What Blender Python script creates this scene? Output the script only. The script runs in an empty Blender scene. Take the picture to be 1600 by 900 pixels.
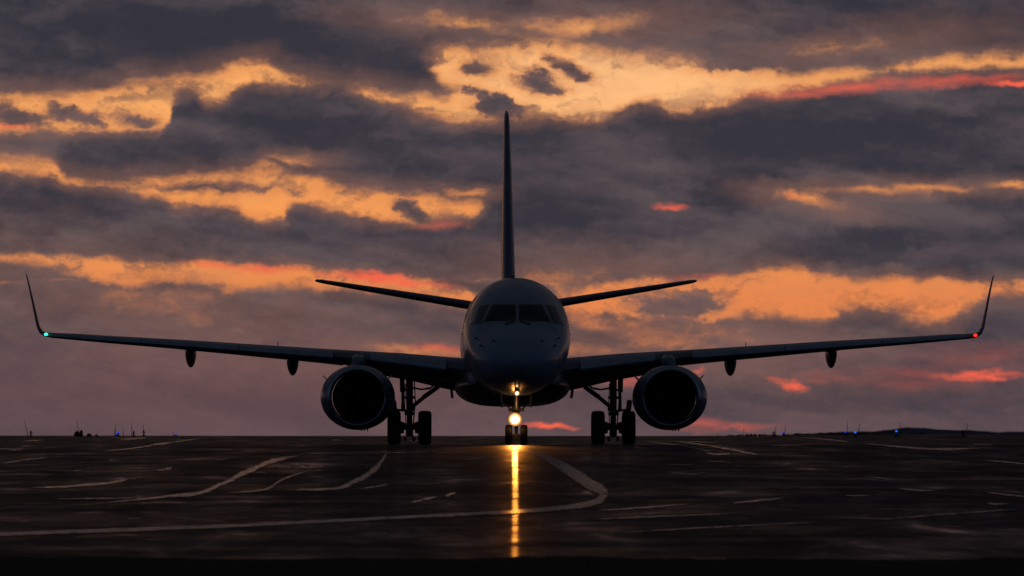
import bpy, bmesh, math, random
from mathutils import Vector, Matrix
random.seed(7)
R = math.radians
scene = bpy.context.scene
COL = scene.collection

# ------------------------------------------------------------------ camera
EYE = 2.1                      # height of the lens above the grass it stands on
FPX = 11460.0                  # focal length in 1/1600ths of the picture width
HOR = 684.0                    # picture row of eye level
cam_d = bpy.data.cameras.new('camera')
cam = bpy.data.objects.new('camera', cam_d); COL.objects.link(cam)
cam_d.sensor_width = 36.0
cam_d.lens = FPX / 1600 * 36
cam_d.clip_start = 1.0; cam_d.clip_end = 30000
cam.location = (0, 0, EYE)
cam.rotation_euler = (R(90) + math.atan((HOR - 450) / FPX), 0, 0)
cam_d.dof.use_dof = True; cam_d.dof.focus_distance = 206; cam_d.dof.aperture_fstop = 5.0
scene.camera = cam

# ------------------------------------------------------------------ node helper
class S:
    """a socket with arithmetic"""
    def __init__(s, nt, sock): s.nt, s.s = nt, sock
    def _m(s, op, *o):
        n = s.nt.nodes.new('ShaderNodeMath'); n.operation = op
        for i, v in enumerate((s,) + o):
            if isinstance(v, S): s.nt.links.new(v.s, n.inputs[i])
            else: n.inputs[i].default_value = v
        return S(s.nt, n.outputs[0])
    def __add__(s, o): return s._m('ADD', o)
    __radd__ = __add__
    def __sub__(s, o): return s._m('SUBTRACT', o)
    def __rsub__(s, o): return s.neg() + o
    def __mul__(s, o): return s._m('MULTIPLY', o)
    __rmul__ = __mul__
    def __truediv__(s, o): return s._m('DIVIDE', o)
    def neg(s): return s._m('MULTIPLY', -1.0)
    def max(s, o): return s._m('MAXIMUM', o)
    def min(s, o): return s._m('MINIMUM', o)
    def smax(s, o, k): return s._m('SMOOTH_MAX', o, k)
    def smin(s, o, k): return s._m('SMOOTH_MIN', o, k)
    def pw(s, o): return s._m('POWER', o)
    def ss(s, a, b):
        n = s.nt.nodes.new('ShaderNodeMapRange'); n.interpolation_type = 'SMOOTHSTEP'
        s.nt.links.new(s.s, n.inputs[0]); n.inputs[1].default_value = a; n.inputs[2].default_value = b
        return S(s.nt, n.outputs[0])
def link(nt, v, sock):
    if isinstance(v, S): nt.links.new(v.s, sock)
    else: sock.default_value = v
def mixc(nt, f, a, b, mode='MIX'):
    n = nt.nodes.new('ShaderNodeMix'); n.data_type = 'RGBA'; n.blend_type = mode
    link(nt, f, n.inputs[0])
    for v, i in ((a, 6), (b, 7)):
        if isinstance(v, tuple): n.inputs[i].default_value = tuple(v) + (1,)
        else: nt.links.new(v.s, n.inputs[i])
    return S(nt, n.outputs[2])
def comb(nt, x, y, z):
    n = nt.nodes.new('ShaderNodeCombineXYZ')
    for i, v in enumerate((x, y, z)): link(nt, v, n.inputs[i])
    return S(nt, n.outputs[0])
def noise(nt, vec, scale, detail=4, rough=.55, dist=0.0, lac=2.0):
    n = nt.nodes.new('ShaderNodeTexNoise')
    if vec is not None: nt.links.new(vec.s, n.inputs['Vector'])
    n.inputs['Scale'].default_value = scale; n.inputs['Detail'].default_value = detail
    n.inputs['Roughness'].default_value = rough; n.inputs['Distortion'].default_value = dist
    n.inputs['Lacunarity'].default_value = lac
    return S(nt, n.outputs['Fac']), S(nt, n.outputs['Color'])
def sep(nt, v):
    n = nt.nodes.new('ShaderNodeSeparateXYZ'); nt.links.new(v.s, n.inputs[0])
    return [S(nt, n.outputs[i]) for i in range(3)]
def lin(h):
    h = h.lstrip('#'); o = []
    for i in (0, 2, 4):
        c = int(h[i:i+2], 16) / 255
        o.append(c / 12.92 if c <= .04045 else ((c + .055) / 1.055) ** 2.4)
    return tuple(o)

# ------------------------------------------------------------------ world: broken dusk cloud
world = bpy.data.worlds.new('World'); scene.world = world; world.use_nodes = True
world.cycles.sampling_method = 'MANUAL'; world.cycles.sample_map_resolution = 256
nt = world.node_tree; nt.nodes.clear()
tc = nt.nodes.new('ShaderNodeTexCoord')
dx, dy, dz = sep(nt, S(nt, tc.outputs['Generated']))
dyc = dy.max(.08)
K = FPX / 100
X0 = dx / dyc * K + 8.0                 # direction as an angular chart, 1 unit = half a degree
Y0 = dz / dyc * (-K) + HOR / 100
nv = comb(nt, X0 * .55, Y0, 0.0)
_, w1 = noise(nt, nv, .9, 3, .5)
_, w2 = noise(nt, comb(nt, X0 * .7, Y0, 3.7), 3.4, 6, .62)
a1, b1, _ = sep(nt, w1); a2, b2, _ = sep(nt, w2)
X = X0 + (a1 - .5) * .45 + (a2 - .5) * .42
Y = Y0 + (b1 - .5) * .20 + (b2 - .5) * .30
def curve(pts):
    n = nt.nodes.new('ShaderNodeFloatCurve'); m = n.mapping; c = m.curves[0]
    P = [((x + 400) / 2400, (y + 100) / 1200) for x, y in pts]
    P = [(0.0, P[0][1])] * (P[0][0] > 0) + P + [(1.0, P[-1][1])] * (P[-1][0] < 1)
    c.points[0].location = P[0]; c.points[1].location = P[-1]
    for p in P[1:-1]: c.points.new(*p)
    for p in c.points: p.handle_type = 'AUTO_CLAMPED'
    m.update()
    nt.links.new(((X + 4) * (1 / 24)).s, n.inputs[1])
    return S(nt, n.outputs[0]) * 12.0 - 1.0
def gap(top, bot, kt=1.0, kb=1.0):
    return ((Y - curve(top)) * kt).min((curve(bot) - Y) * kb)
def ell(cx, cy, rx, ry, ang=0):
    c, s = math.cos(R(ang)), math.sin(R(ang))
    px = X - cx / 100; py = Y - cy / 100
    u = (px * c + py * s) * (100 / rx); v = (py * c - px * s) * (100 / ry)
    return (u * u + v * v)._m('SQRT')
def blob(*a): return (ell(*a)).ss(1.0, .15)
gaps = [
 # upper left band, open between the grey roof cloud and the dark puff
 gap([(0,150),(120,148),(250,122),(330,116),(385,99),(425,103),(455,121),(510,133),(560,148),(620,160),(640,220)],
     [(0,205),(40,206),(75,205),(170,202),(250,199),(262,160),(280,140),(300,143),(322,160),(350,156),(380,135),(420,131),(460,130),(500,128),(540,120),(640,90)], .7, 1.3),
 gap([(480,260),(555,136),(600,143),(660,148),(700,150),(740,100),(860,62),(950,80),(1050,90),(1150,106),(1250,118),(1300,112),(1360,114),(1450,93),(1600,90),(1700,88)],
     [(480,120),(560,146),(600,160),(640,171),(690,182),(740,190),(800,188),(860,187),(930,191),(960,178),(1020,159),(1060,173),(1110,169),(1150,158),(1220,145),(1300,128),(1400,116),(1500,108),(1600,104),(1700,100)], .8, 1.3),
 gap([(640,140),(670,90),(700,76),(760,74),(810,72),(860,62),(930,72),(1000,90),(1030,200)], [(640,60),(700,130),(760,140),(850,150),(950,140),(1020,80)], .7, 1),
 # middle left
 gap([(-100,246),(30,248),(70,252),(110,284),(200,284),(300,281),(380,272),(415,263),(440,270),(500,280),(530,290),(570,297),(650,305),(700,311),(745,318),(780,360)],
     [(-100,266),(30,268),(70,275),(110,289),(150,293),(200,300),(250,309),(290,326),(330,321),(355,322),(390,336),(430,346),(442,328),(470,316),(510,327),(560,340),(610,348),(660,346),(700,343),(745,340),(780,300)], .8, 1.3),
 # low left
 gap([(-200,398),(0,400),(60,399),(150,403),(250,412),(290,417),(320,408),(350,413),(420,418),(470,424),(540,429),(620,433),(680,438),(690,444),(740,455),(800,500)],
     [(-200,401),(0,402),(60,409),(120,424),(160,438),(220,445),(265,440),(310,440),(350,446),(385,454),(420,448),(480,452),(560,452),(640,456),(700,467),(740,476),(800,440)], 1.2, .9),
 # low right
 gap([(840,440),(900,452),(980,432),(1020,431),(1060,442),(1095,435),(1150,429),(1180,420),(1220,416),(1265,420),(1300,429),(1345,436),(1400,431),(1440,441),(1490,438),(1540,447),(1600,441),(1700,440)],
     [(840,430),(900,512),(960,515),(1010,498),(1060,492),(1110,500),(1160,489),(1200,493),(1240,494),(1290,498),(1322,481),(1350,479),(1400,489),(1440,501),(1475,505),(1510,480),(1560,462),(1600,459),(1700,455)], 1.1, .9),
]
nb, _ = noise(nt, comb(nt, X0 * .62 + a2 * .6, Y0 * 1.05 + b2 * .4, 41.0), 2.6, 8, .66)
G = gaps[0]
for g in gaps[1:]: G = G.smax(g, .04)
for e in [  # small puffs standing in the open sky
 (18,181,44,17,5),(118,183,48,15,14),(205,188,30,12,10),(838,130,44,20,12),(893,110,34,13,38),(775,162,52,22,20),(745,104,26,10,0),
 (1228,92,48,22,5),(1140,92,60,16,8),(640,328,40,13,35),(300,295,84,5,0),(1050,478,58,17,5),(1098,476,44,20,12),(990,508,50,14,8),(590,275,70,20,0)]:
    G = G.min((ell(*e) - 1.0 + (nb - .5) * 2.6) * (min(e[3] * 1.5, e[2]) / 100))
for e, k in [((460,250,30,6,0),.5),((1262,312,46,9,8),.5),((1358,297,70,7,0),.45),((1450,293,60,5,0),.3),((1580,290,40,6,0),.4),
          ((725,301,26,6,0),.5),((1000,520,90,14,10),.25),((930,470,50,20,0),.4),((1120,520,60,10,6),.2),((930,545,60,9,0),.2),
          ((715,36,60,9,4),.35),((905,40,85,15,-2),.42),((1330,75,60,9,-8),.22),((240,470,60,12,12),.12),((660,548,70,7,4),.3),((900,430,50,8,0),.15)]:
    G = G.max((1.0 - ell(*e)) * (k * .2) - (.06 - k * .06))
# thin fine filaments across the edges
nf, _ = noise(nt, comb(nt, X0 * .5 + b1 * 2.0, Y0 * 1.15, 9.1), 2.4, 8, .62)
G = G + (nf - .5) * .20 + (nb - .5) * .16
# --- cloud tones
nw0, _ = noise(nt, comb(nt, X0 * .5 + (a2 - .5) * .8, Y0 * 1.1 + (b2 - .5) * .6, 77.0), 1.7, 6, .58)
nc, _ = noise(nt, comb(nt, X0 * .33 + (b2 - .5) * .5, Y0 * .8 + X0 * -.1, 21.0), .95, 6, .56, .3)
nd, _ = noise(nt, comb(nt, X0 * .33 + (b2 - .5) * .5 + .05, Y0 * .8 + X0 * -.1 + .16, 21.0), .95, 6, .56, .3)
nb2, _ = noise(nt, comb(nt, X0 * .62 + a2 * .6 - .03, Y0 * 1.05 + b2 * .4 - .08, 41.0), 2.6, 8, .66)
relief = (nc - nd) * 2.6 + (nb - nb2) * .75
shade = (nc - .5) * 2.3 + relief + .50                       # 0 slate .. 1 warm grey
for e, k in [((300,60,480,100,4),-.95),((620,110,120,40,14),-.5),((520,200,230,52,10),-.50),((310,165,70,22,0),-.3),
             ((1320,210,430,80,0),-.60),((1480,30,300,60,3),-.75),((150,345,280,50,8),-.40),((355,225,60,26,40),.28),((1130,310,90,30,10),-.3),
             ((880,360,120,30,0),-.15),((1400,385,360,45,0),-.45),((560,340,120,26,12),-.3),((500,380,420,30,4),-.12),((120,480,180,34,8),-.2),
             ((1400,510,230,36,3),-.25),((520,490,170,30,4),-.12),((980,235,140,50,20),.22),((120,235,230,34,0),.25),((680,260,90,40,0),.12),
             ((900,30,180,22,0),.3),((1150,60,200,30,0),.22),((1020,330,260,16,4),.22),((1350,330,200,24,0),.15),((1340,150,120,12,0),-.2),((640,30,90,30,10),.15)]:
    shade = shade + blob(*e) * k
shade = (shade.smax(0.0, .5) + (nb - .5) * .35 + (nw0 - .5) * .35).max(0.0).min(1.15)
low = Y0.ss(4.3, 6.2)                               # towards the horizon
cl_dark = mixc(nt, low, lin('#2f323e'), lin('#403c46'))
cl_warm = mixc(nt, low, lin('#574e53'), lin('#614e52'))
cloud = mixc(nt, shade, cl_dark, cl_warm)
hz = Y0.ss(6.2, 6.8) * .35
cloud = mixc(nt, hz, cloud, lin('#5f5055'))
# pink wash hugging the lower left
pink = blob(300,610,800,120,0) * .45
cloud = mixc(nt, pink, cloud, lin('#6f5051'))
# --- open sky tones
skyc = mixc(nt, Y0.ss(1.2, 3.6), lin('#fdaf67'), lin('#f69c56'))
skyc = mixc(nt, Y0.ss(3.6, 4.8), skyc, lin('#e9854c'))
skyc = mixc(nt, blob(960,120,420,120,0) * .75, skyc, lin('#ffc288'))
skyc = mixc(nt, G.ss(.22, -.02) * .55, skyc, lin('#d9834c'))
fil = (nf - .5) * .9 + .10
skyc = mixc(nt, fil.max(0.0).min(.4), skyc, lin('#b07a5e'))
t = G.ss(-.085, .075)
nw, _ = noise(nt, comb(nt, X0 * .45 + (a2 - .5) * 1.2, Y0 * 1.3 + (b2 - .5) * .8, 57.0), 1.9, 8, .62, .4)
t = t * (1.0 - nw.ss(.45, .66) * G.ss(.55, -.05) * .85)
edge = G.ss(-.34, .02) * .30                         # thin cloud near an opening lets warm light through
cloud = mixc(nt, edge, cloud, lin('#a8745f'))
sky = mixc(nt, t, cloud, skyc)
# fiery streaks
red = None
for e, k in [((1400,134,250,11,-3),.5),((1590,131,60,6,0),1.0),((1250,148,110,9,-4),.4),((1042,322,26,6,2),.9),((1527,589,78,9,-1),1.0),((1230,599,30,8,14),.95),
             ((1450,590,140,22,0),.14),((860,665,46,6,0),1.0),((1105,664,40,12,0),.4),((1130,668,110,7,0),.25),((700,545,60,8,5),.35),((600,437,110,9,4),.95),((420,422,70,7,3),.55),((340,415,50,7,3),.5),
             ((1096,580,10,6,0),.8),((900,598,24,9,0),.7),((690,352,50,8,0),.25),((1000,595,60,12,0),.3),((1300,590,60,10,0),.15),((1080,430,60,7,0),.35),((1240,310,20,5,0),.3),((20,200,40,4,0),.5),((1540,560,120,26,0),.1)]:
    r = ell(*e).ss(1.35, .0) * k
    red = r if red is None else red.max(r)
nr, _ = noise(nt, comb(nt, X0 * .45, Y0 * 2.2, 31.0), 3.2, 5, .6)
red = (red * ((nr - .5) * 3.4 + .92).max(0.0)).min(1.0)
sky = mixc(nt, red, sky, lin('#f4654c'))
# --- outside the small chart the cloud deck goes on, dimmer with height and towards the back
elev = dz
n_hi, _ = noise(nt, comb(nt, dx * 5.0, dy * 5.0, dz * 16.0), 1.1, 5, .55)
hi = mixc(nt, n_hi.ss(.40, .66), lin('#23252e'), lin('#48403f'))
hi = mixc(nt, n_hi.ss(.58, .72) * elev.ss(.30, .06), hi, lin('#d68a55'))
azi = dy.ss(.55, .97)
back = mixc(nt, azi, lin('#243044'), hi)
over = mixc(nt, elev.ss(.12, .7), back, lin('#20252f'))
m_in = Y0.ss(-2.6, -.4) * azi
final = mixc(nt, m_in, over, sky)
# a physical sky far above, seen only as a faint tint through the cover
nish = nt.nodes.new('ShaderNodeTexSky'); nish.sky_type = 'NISHITA'; nish.sun_disc = False
nish.sun_elevation = R(1.5); nish.sun_rotation = R(0)
bg1 = nt.nodes.new('ShaderNodeBackground'); bg2 = nt.nodes.new('ShaderNodeBackground')
nt.links.new(nish.outputs[0], bg1.inputs[0]); bg1.inputs[1].default_value = .0003
nt.links.new(final.s, bg2.inputs[0]); bg2.inputs[1].default_value = 1.0
ad = nt.nodes.new('ShaderNodeAddShader'); out = nt.nodes.new('ShaderNodeOutputWorld')
nt.links.new(bg1.outputs[0], ad.inputs[0]); nt.links.new(bg2.outputs[0], ad.inputs[1])
nt.links.new(ad.outputs[0], out.inputs[0])

# ------------------------------------------------------------------ the hidden sun, and exposure
sd = bpy.data.lights.new('sun', 'SUN'); sun = bpy.data.objects.new('sun', sd); COL.objects.link(sun)
sd.energy = .006; sd.angle = R(20); sd.color = (1, .55, .32)
sun.rotation_euler = (R(-88.5), 0, R(8))
vs = scene.view_settings
vs.view_transform = 'Standard'; vs.look = 'None'; vs.exposure = 0; vs.gamma = 1
scene.render.resolution_x = 1024; scene.render.resolution_y = 576

# ================================================================== helpers
def pchip(xs, ys):
    n = len(xs); h = [xs[i+1]-xs[i] for i in range(n-1)]; d = [(ys[i+1]-ys[i])/h[i] for i in range(n-1)]
    m = [d[0]] + [0.0 if d[i-1]*d[i] <= 0 else 2*d[i-1]*d[i]/(d[i-1]+d[i]) for i in range(1, n-1)] + [d[-1]]
    def f(x):
        if x <= xs[0]: return ys[0]
        if x >= xs[-1]: return ys[-1]
        i = max(j for j in range(n-1) if xs[j] <= x); t = (x-xs[i])/h[i]
        return (ys[i]*(1+2*t)*(1-t)**2 + h[i]*m[i]*t*(1-t)**2 + ys[i+1]*t*t*(3-2*t) - h[i]*m[i+1]*t*t*(1-t))
    return f
def link_mesh(name, bm, mat, parent=None, smooth=True, angle=40):
    me = bpy.data.meshes.new(name)
    bmesh.ops.recalc_face_normals(bm, faces=bm.faces)
    for f in bm.faces: f.smooth = smooth
    if smooth:
        for e in bm.edges:
            if len(e.link_faces) == 2 and e.calc_face_angle(0) > R(angle): e.smooth = False
    bm.to_mesh(me); bm.free()
    for m in (mat if isinstance(mat, (list, tuple)) else [mat]): me.materials.append(m)
    o = bpy.data.objects.new(name, me); COL.objects.link(o)
    if parent: o.parent = parent
    return o
def tag(o, label=None, cat=None, group=None, kind=None):
    if label: o['label'] = label
    if cat: o['category'] = cat
    if group: o['group'] = group
    if kind: o['kind'] = kind
    return o
def empty(name, loc=(0, 0, 0), rz=0):
    o = bpy.data.objects.new(name, None); COL.objects.link(o); o.location = loc; o.rotation_euler = (0, 0, rz); return o
def grid(bm, rows, closed=False, cap=False, mi=0):
    """rows: lists of equal length; joins them with quads"""
    V = [[bm.verts.new(p) for p in r] for r in rows]
    n = len(V[0])
    for a, b in zip(V, V[1:]):
        for i in range(n if closed else n-1):
            j = (i+1) % n
            f = bm.faces.new((a[i], a[j], b[j], b[i])); f.material_index = mi
    if cap:
        for r in (V[0], V[-1]):
            f = bm.faces.new(r); f.material_index = mi
    return V
def tube(bm, a, b, r, r2=None, n=14, mi=0, cap=True):
    a, b = Vector(a), Vector(b); r2 = r if r2 is None else r2
    d = (b-a).normalized(); u = d.orthogonal().normalized(); v = d.cross(u)
    ring = lambda c, q: [c + (u*math.cos(t)+v*math.sin(t))*q for t in [2*math.pi*i/n for i in range(n)]]
    grid(bm, [ring(a, r), ring(b, r2)], True, cap, mi)
def path_tube(bm, pts, r, n=8):
    for a, b in zip(pts, pts[1:]): tube(bm, a, b, r, n=n)
def box(bm, c, s, rot=None, bev=0.0, mi=0):
    t = bmesh.new(); bmesh.ops.create_cube(t, size=1)
    for v in t.verts: v.co = Vector((v.co.x*s[0], v.co.y*s[1], v.co.z*s[2]))
    if bev: bmesh.ops.bevel(t, geom=t.edges[:], offset=bev, segments=2, affect='EDGES', profile=.6)
    M = Matrix.Translation(c) @ (rot.to_4x4() if rot else Matrix.Identity(4))
    t.transform(M)
    mp = {v: bm.verts.new(v.co) for v in t.verts}
    for f in t.faces: bm.faces.new([mp[v] for v in f.verts]).material_index = mi
    t.free()
def beam(bm, a, b, w, h, bev=.01):
    """a bar of rectangular section from a to b"""
    a, b = Vector(a), Vector(b); d = (b-a)
    q = d.to_track_quat('Y', 'Z').to_matrix()
    box(bm, (a+b)/2, (w, d.length, h), q, bev)
def lathe(bm, prof, axis='Y', c=(0, 0, 0), n=48, sc=None, mi=0, cap=False):
    """prof: (along, radius)"""
    rows = []
    for a, r in prof:
        row = []
        for i in range(n):
            t = 2*math.pi*i/n; x, z = math.cos(t), math.sin(t)
            fx, fz = sc(a, x, z) if sc else (1, 1)
            p = (x*r*fx, a, z*r*fz) if axis == 'Y' else ((a, x*r, z*r) if axis == 'X' else (x*r, z*r, a))
            row.append((p[0]+c[0], p[1]+c[1], p[2]+c[2]))
        rows.append(row)
    return grid(bm, rows, True, cap, mi)

# ================================================================== materials
def new_mat(name):
    m = bpy.data.materials.new(name); m.use_nodes = True
    nt = m.node_tree; b = nt.nodes['Principled BSDF']
    return m, nt, b
def obj_coords(nt):
    t = nt.nodes.new('ShaderNodeTexCoord'); return S(nt, t.outputs['Object'])
def surf(name, col, rough, metal=0.0, spec=.5, coat=0.0, var=.25, vs=3.0, rv=.15, bump=0.0, bs=20):
    m, nt, b = new_mat(name)
    oc = obj_coords(nt)
    n1, _ = noise(nt, oc, vs, 5, .6)
    lo = tuple(c*(1-var) for c in col); hi = tuple(min(1, c*(1+var)) for c in col)
    nt.links.new(mixc(nt, n1.ss(.3, .7), lo, hi).s, b.inputs['Base Color'])
    nt.links.new((rough + (n1-.5)*rv*2).max(.03).s, b.inputs['Roughness'])
    b.inputs['Metallic'].default_value = metal
    b.inputs['Specular IOR Level'].default_value = spec
    b.inputs['Coat Weight'].default_value = coat; b.inputs['Coat Roughness'].default_value = .06
    if bump:
        n2, _ = noise(nt, oc, bs, 4, .6)
        bp = nt.nodes.new('ShaderNodeBump'); bp.inputs['Strength'].default_value = bump; bp.inputs['Distance'].default_value = .01
        nt.links.new(n2.s, bp.inputs['Height']); nt.links.new(bp.outputs[0], b.inputs['Normal'])
    return m
def emis(name, col, s, base=(.02, .02, .02)):
    m, nt, b = new_mat(name)
    b.inputs['Base Color'].default_value = base + (1,)
    b.inputs['Emission Color'].default_value = tuple(col) + (1,); b.inputs['Emission Strength'].default_value = s
    return m

# fuselage paint: pale upper, dark lower sweep, faint skin joints and grime
def paint_mat(name, col, rough=.28, seams=True):
    m, nt, b = new_mat(name)
    oc = obj_coords(nt); x, y, z = sep(nt, oc)
    n1, _ = noise(nt, comb(nt, x, y*.25, z*2.0), 2.2, 6, .62)
    c = mixc(nt, n1.ss(.35, .75), tuple(k*.82 for k in col), col)
    if seams:
        fr = (y*1.9)._m('FRACT'); sm = (fr - .5)._m('ABSOLUTE').ss(.490, .497)
        c = mixc(nt, sm * .35, c, tuple(k*.4 for k in col))
        w = nt.nodes.new('ShaderNodeBump'); w.inputs['Strength'].default_value = .12; w.inputs['Distance'].default_value = .03
        nb, _ = noise(nt, comb(nt, x*.6, y*1.4, z*.6), 1.6, 2, .5)
        nt.links.new(nb.s, w.inputs['Height']); nt.links.new(w.outputs[0], b.inputs['Normal'])
    nt.links.new(c.s, b.inputs['Base Color'])
    nt.links.new((rough + (n1-.5)*.16).max(.04).s, b.inputs['Roughness'])
    b.inputs['Coat Weight'].default_value = .3; b.inputs['Coat Roughness'].default_value = .08
    return m
M_body = paint_mat('fuselage_paint', (.34, .385, .44))
M_belly = paint_mat('belly_grey_paint', (.16, .16, .17), .35)
M_tail = paint_mat('tail_paint', (.13, .14, .18), .42, False)
M_wing = paint_mat('wing_grey_paint', (.22, .225, .235), .38)
M_slat = surf('bare_aluminium_edge', (.42, .43, .45), .34, .75, var=.15)
M_nac = paint_mat('nacelle_paint', (.20, .215, .24), .3)
M_lip = surf('polished_inlet_lip', (.50, .51, .53), .24, .9, var=.1)
M_dark = surf('dark_duct_lining', (.012, .012, .013), .6)
M_fan = surf('titanium_fan', (.10, .10, .105), .45, .8)
M_tyre = surf('tyre_rubber', (.018, .017, .016), .75, spec=.3, bump=.3)
M_hub = surf('wheel_hub', (.16, .16, .16), .45, .5)
M_gear = surf('gear_strut_metal', (.14, .14, .145), .42, .4, bump=.2)
M_glass = surf('cockpit_glass', (.006, .006, .007), .06, spec=.6, var=.1, rv=.02)
M_frame = surf('window_frame_grey', (.30, .32, .35), .35, .3)
M_rubber = surf('black_rubber', (.01, .01, .01), .6)
M_post = surf('post_dark_paint', (.03, .028, .028), .6)
M_pole = surf('red_snow_pole_paint', (.30, .05, .035), .55)

# ================================================================== the ground
def smooth(a, b, t):
    t = min(1, max(0, (t-a)/(b-a))); return t*t*(3-2*t)
def gz(x, D):
    """ground height relative to eye level, x to the right, D ahead of the lens"""
    if D < 62: return -1.86 - .10*smooth(62, 20, D)
    if D < 200: z = -.2 - (200-D)*.0120; z += .03*math.exp(-((D-200)/12)**2)*0
    else: z = -.2
    crest = .135 + .02*smooth(-10, -32, x) + .16*smooth(10, 34, x)
    if D > 235:
        z += (crest+.2)*smooth(225, 520, D)
    if D > 480: z -= (D-480)**1.0*.0045*smooth(480, 700, D)
    z += .012*math.sin(x*.31+D*.045) * smooth(250, 120, D) * smooth(70, 100, D)
    return max(z, -9.0)
Ds = [-60, -20, 0, 20, 40, 50] + [60+1.5*i for i in range(94)] + [202+4*i for i in range(90)] + [570, 600, 700, 900, 1300, 2000, 3500, 6000, 9000]
def sheet(name, x0f, x1f, d0, d1, dz, mat, nx=60, rag=None):
    bm = bmesh.new(); rows = []
    for D in [d for d in Ds if d0 <= d <= d1]:
        a, b = x0f(D), x1f(D); row = []
        for i in range(nx+1):
            x = a+(b-a)*i/nx
            row.append((x, D, EYE+gz(x, D)+dz))
        rows.append(row)
    grid(bm, rows)
    o = link_mesh(name, bm, mat); tag(o, kind='structure'); return o
# wet asphalt
def asphalt():
    m, nt, b = new_mat('wet_asphalt')
    oc = obj_coords(nt); x, y, z = sep(nt, oc)
    big, _ = noise(nt, comb(nt, x*.16, y*.05, 0.0), 1.0, 5, .6, .6)
    fine, _ = noise(nt, oc, 9.0, 6, .7)
    wet, _ = noise(nt, comb(nt, x*.55, y*.10, 4.0), 1.0, 7, .66, .5)
    lane, _ = noise(nt, comb(nt, x*1.3+y*.12, y*.035, 9.0), 1.0, 4, .6)
    pud = wet.ss(.56, .74)
    damp = wet.ss(.38, .62)
    gl, _ = noise(nt, comb(nt, x*.9+y*.03, y*.42, 27.0), 1.0, 6, .68)
    glint = gl.ss(.575, .66)*big.ss(.38, .62)
    c = mixc(nt, big.ss(.3, .7), (.020, .019, .019), (.045, .042, .041))
    c = mixc(nt, fine.ss(.4, .7)*.5, c, (.065, .06, .058))
    c = mixc(nt, lane.ss(.55, .7)*.5, c, (.016, .015, .015))
    # slab joints and tar seams
    jx = ((x*.1333)._m('FRACT') - .5)._m('ABSOLUTE').ss(.4955, .4985)
    jy = ((y*.04)._m('FRACT') - .5)._m('ABSOLUTE').ss(.4955, .4985)
    jj = jx.max(jy)
    c = mixc(nt, jj*.8, c, (.008, .008, .008))
    nt.links.new(c.s, b.inputs['Base Color'])
    r = (.62 - damp*.20 - pud*.28 + (fine-.5)*.12).max(.09)
    nt.links.new(r.s, b.inputs['Roughness'])
    bn, _ = noise(nt, comb(nt, x*.12, y*.30, 15.0), 1.0, 5, .62)
    band = bn.ss(.38, .60)*1.45 + .10
    b.inputs['Specular IOR Level'].default_value = .02
    nt.links.new(((damp*.026 + pud*.07 + glint*.14 + .014)*band).s, b.inputs['Coat Weight'])
    nt.links.new((.105 - pud*.03 + (big-.5)*.05).s, b.inputs['Coat Roughness'])
    bp = nt.nodes.new('ShaderNodeBump'); bp.inputs['Strength'].default_value = .35; bp.inputs['Distance'].default_value = .012
    rip, _ = noise(nt, comb(nt, x*1.0, y*.45, 2.0), 2.2, 3, .5)
    nt.links.new((fine*(1.0-pud*.9)*.5 + rip*.5).s, bp.inputs['Height']); nt.links.new(bp.outputs[0], b.inputs['Normal'])
    return m
M_asphalt = asphalt()
def grass_ground():
    m, nt, b = new_mat('dormant_grass')
    oc = obj_coords(nt); x, y, z = sep(nt, oc)
    n1, _ = noise(nt, comb(nt, x*.3, y*.05, 0.0), 1.0, 6, .65)
    n2, _ = noise(nt, oc, 6.0, 5, .7)
    c = mixc(nt, n1.ss(.35, .65), (.022, .024, .016), (.045, .042, .030))
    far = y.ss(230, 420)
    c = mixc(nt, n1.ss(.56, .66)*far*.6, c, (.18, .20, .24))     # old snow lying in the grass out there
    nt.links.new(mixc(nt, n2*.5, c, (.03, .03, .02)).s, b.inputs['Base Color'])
    b.inputs['Roughness'].default_value = .95; b.inputs['Specular IOR Level'].default_value = .08
    return m
M_grass = grass_ground()
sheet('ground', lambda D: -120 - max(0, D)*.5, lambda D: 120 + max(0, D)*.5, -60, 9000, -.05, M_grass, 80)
sheet('taxiway', lambda D: -70 - max(0, D-250)*.1, lambda D: (16 + (D-60)*.075) if D < 330 else 36.2 - (D-330)*.06, 90, 560, 0.0, M_asphalt, 90)

bm = bmesh.new(); rows = []
for k in range(5):
    row = []
    for i in range(401):
        x = -12+24*i/400
        far = 91.6+.55*math.sin(x*.8+1)+.35*math.sin(x*2.3)+.22*math.sin(x*6.1+2)+.12*math.sin(x*15)+random.gauss(0, .10)
        D = [82, 86, 89, 90.5, far][k]; row.append((x, D, EYE+gz(x, D)+(.018 if k < 4 else .004)))
    rows.append(row)
grid(bm, rows); tag(link_mesh('grass_verge', bm, M_grass), kind='structure')

def px_ground(px, py):
    """the place on the ground where the picture shows this mark"""
    lo, hi = 60.0, 470.0
    for _ in range(50):
        D = (lo+hi)/2; x = (px-800)/FPX*D
        if HOR - gz(x, D)*FPX/D > py: lo = D
        else: hi = D
    return x, D
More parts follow.
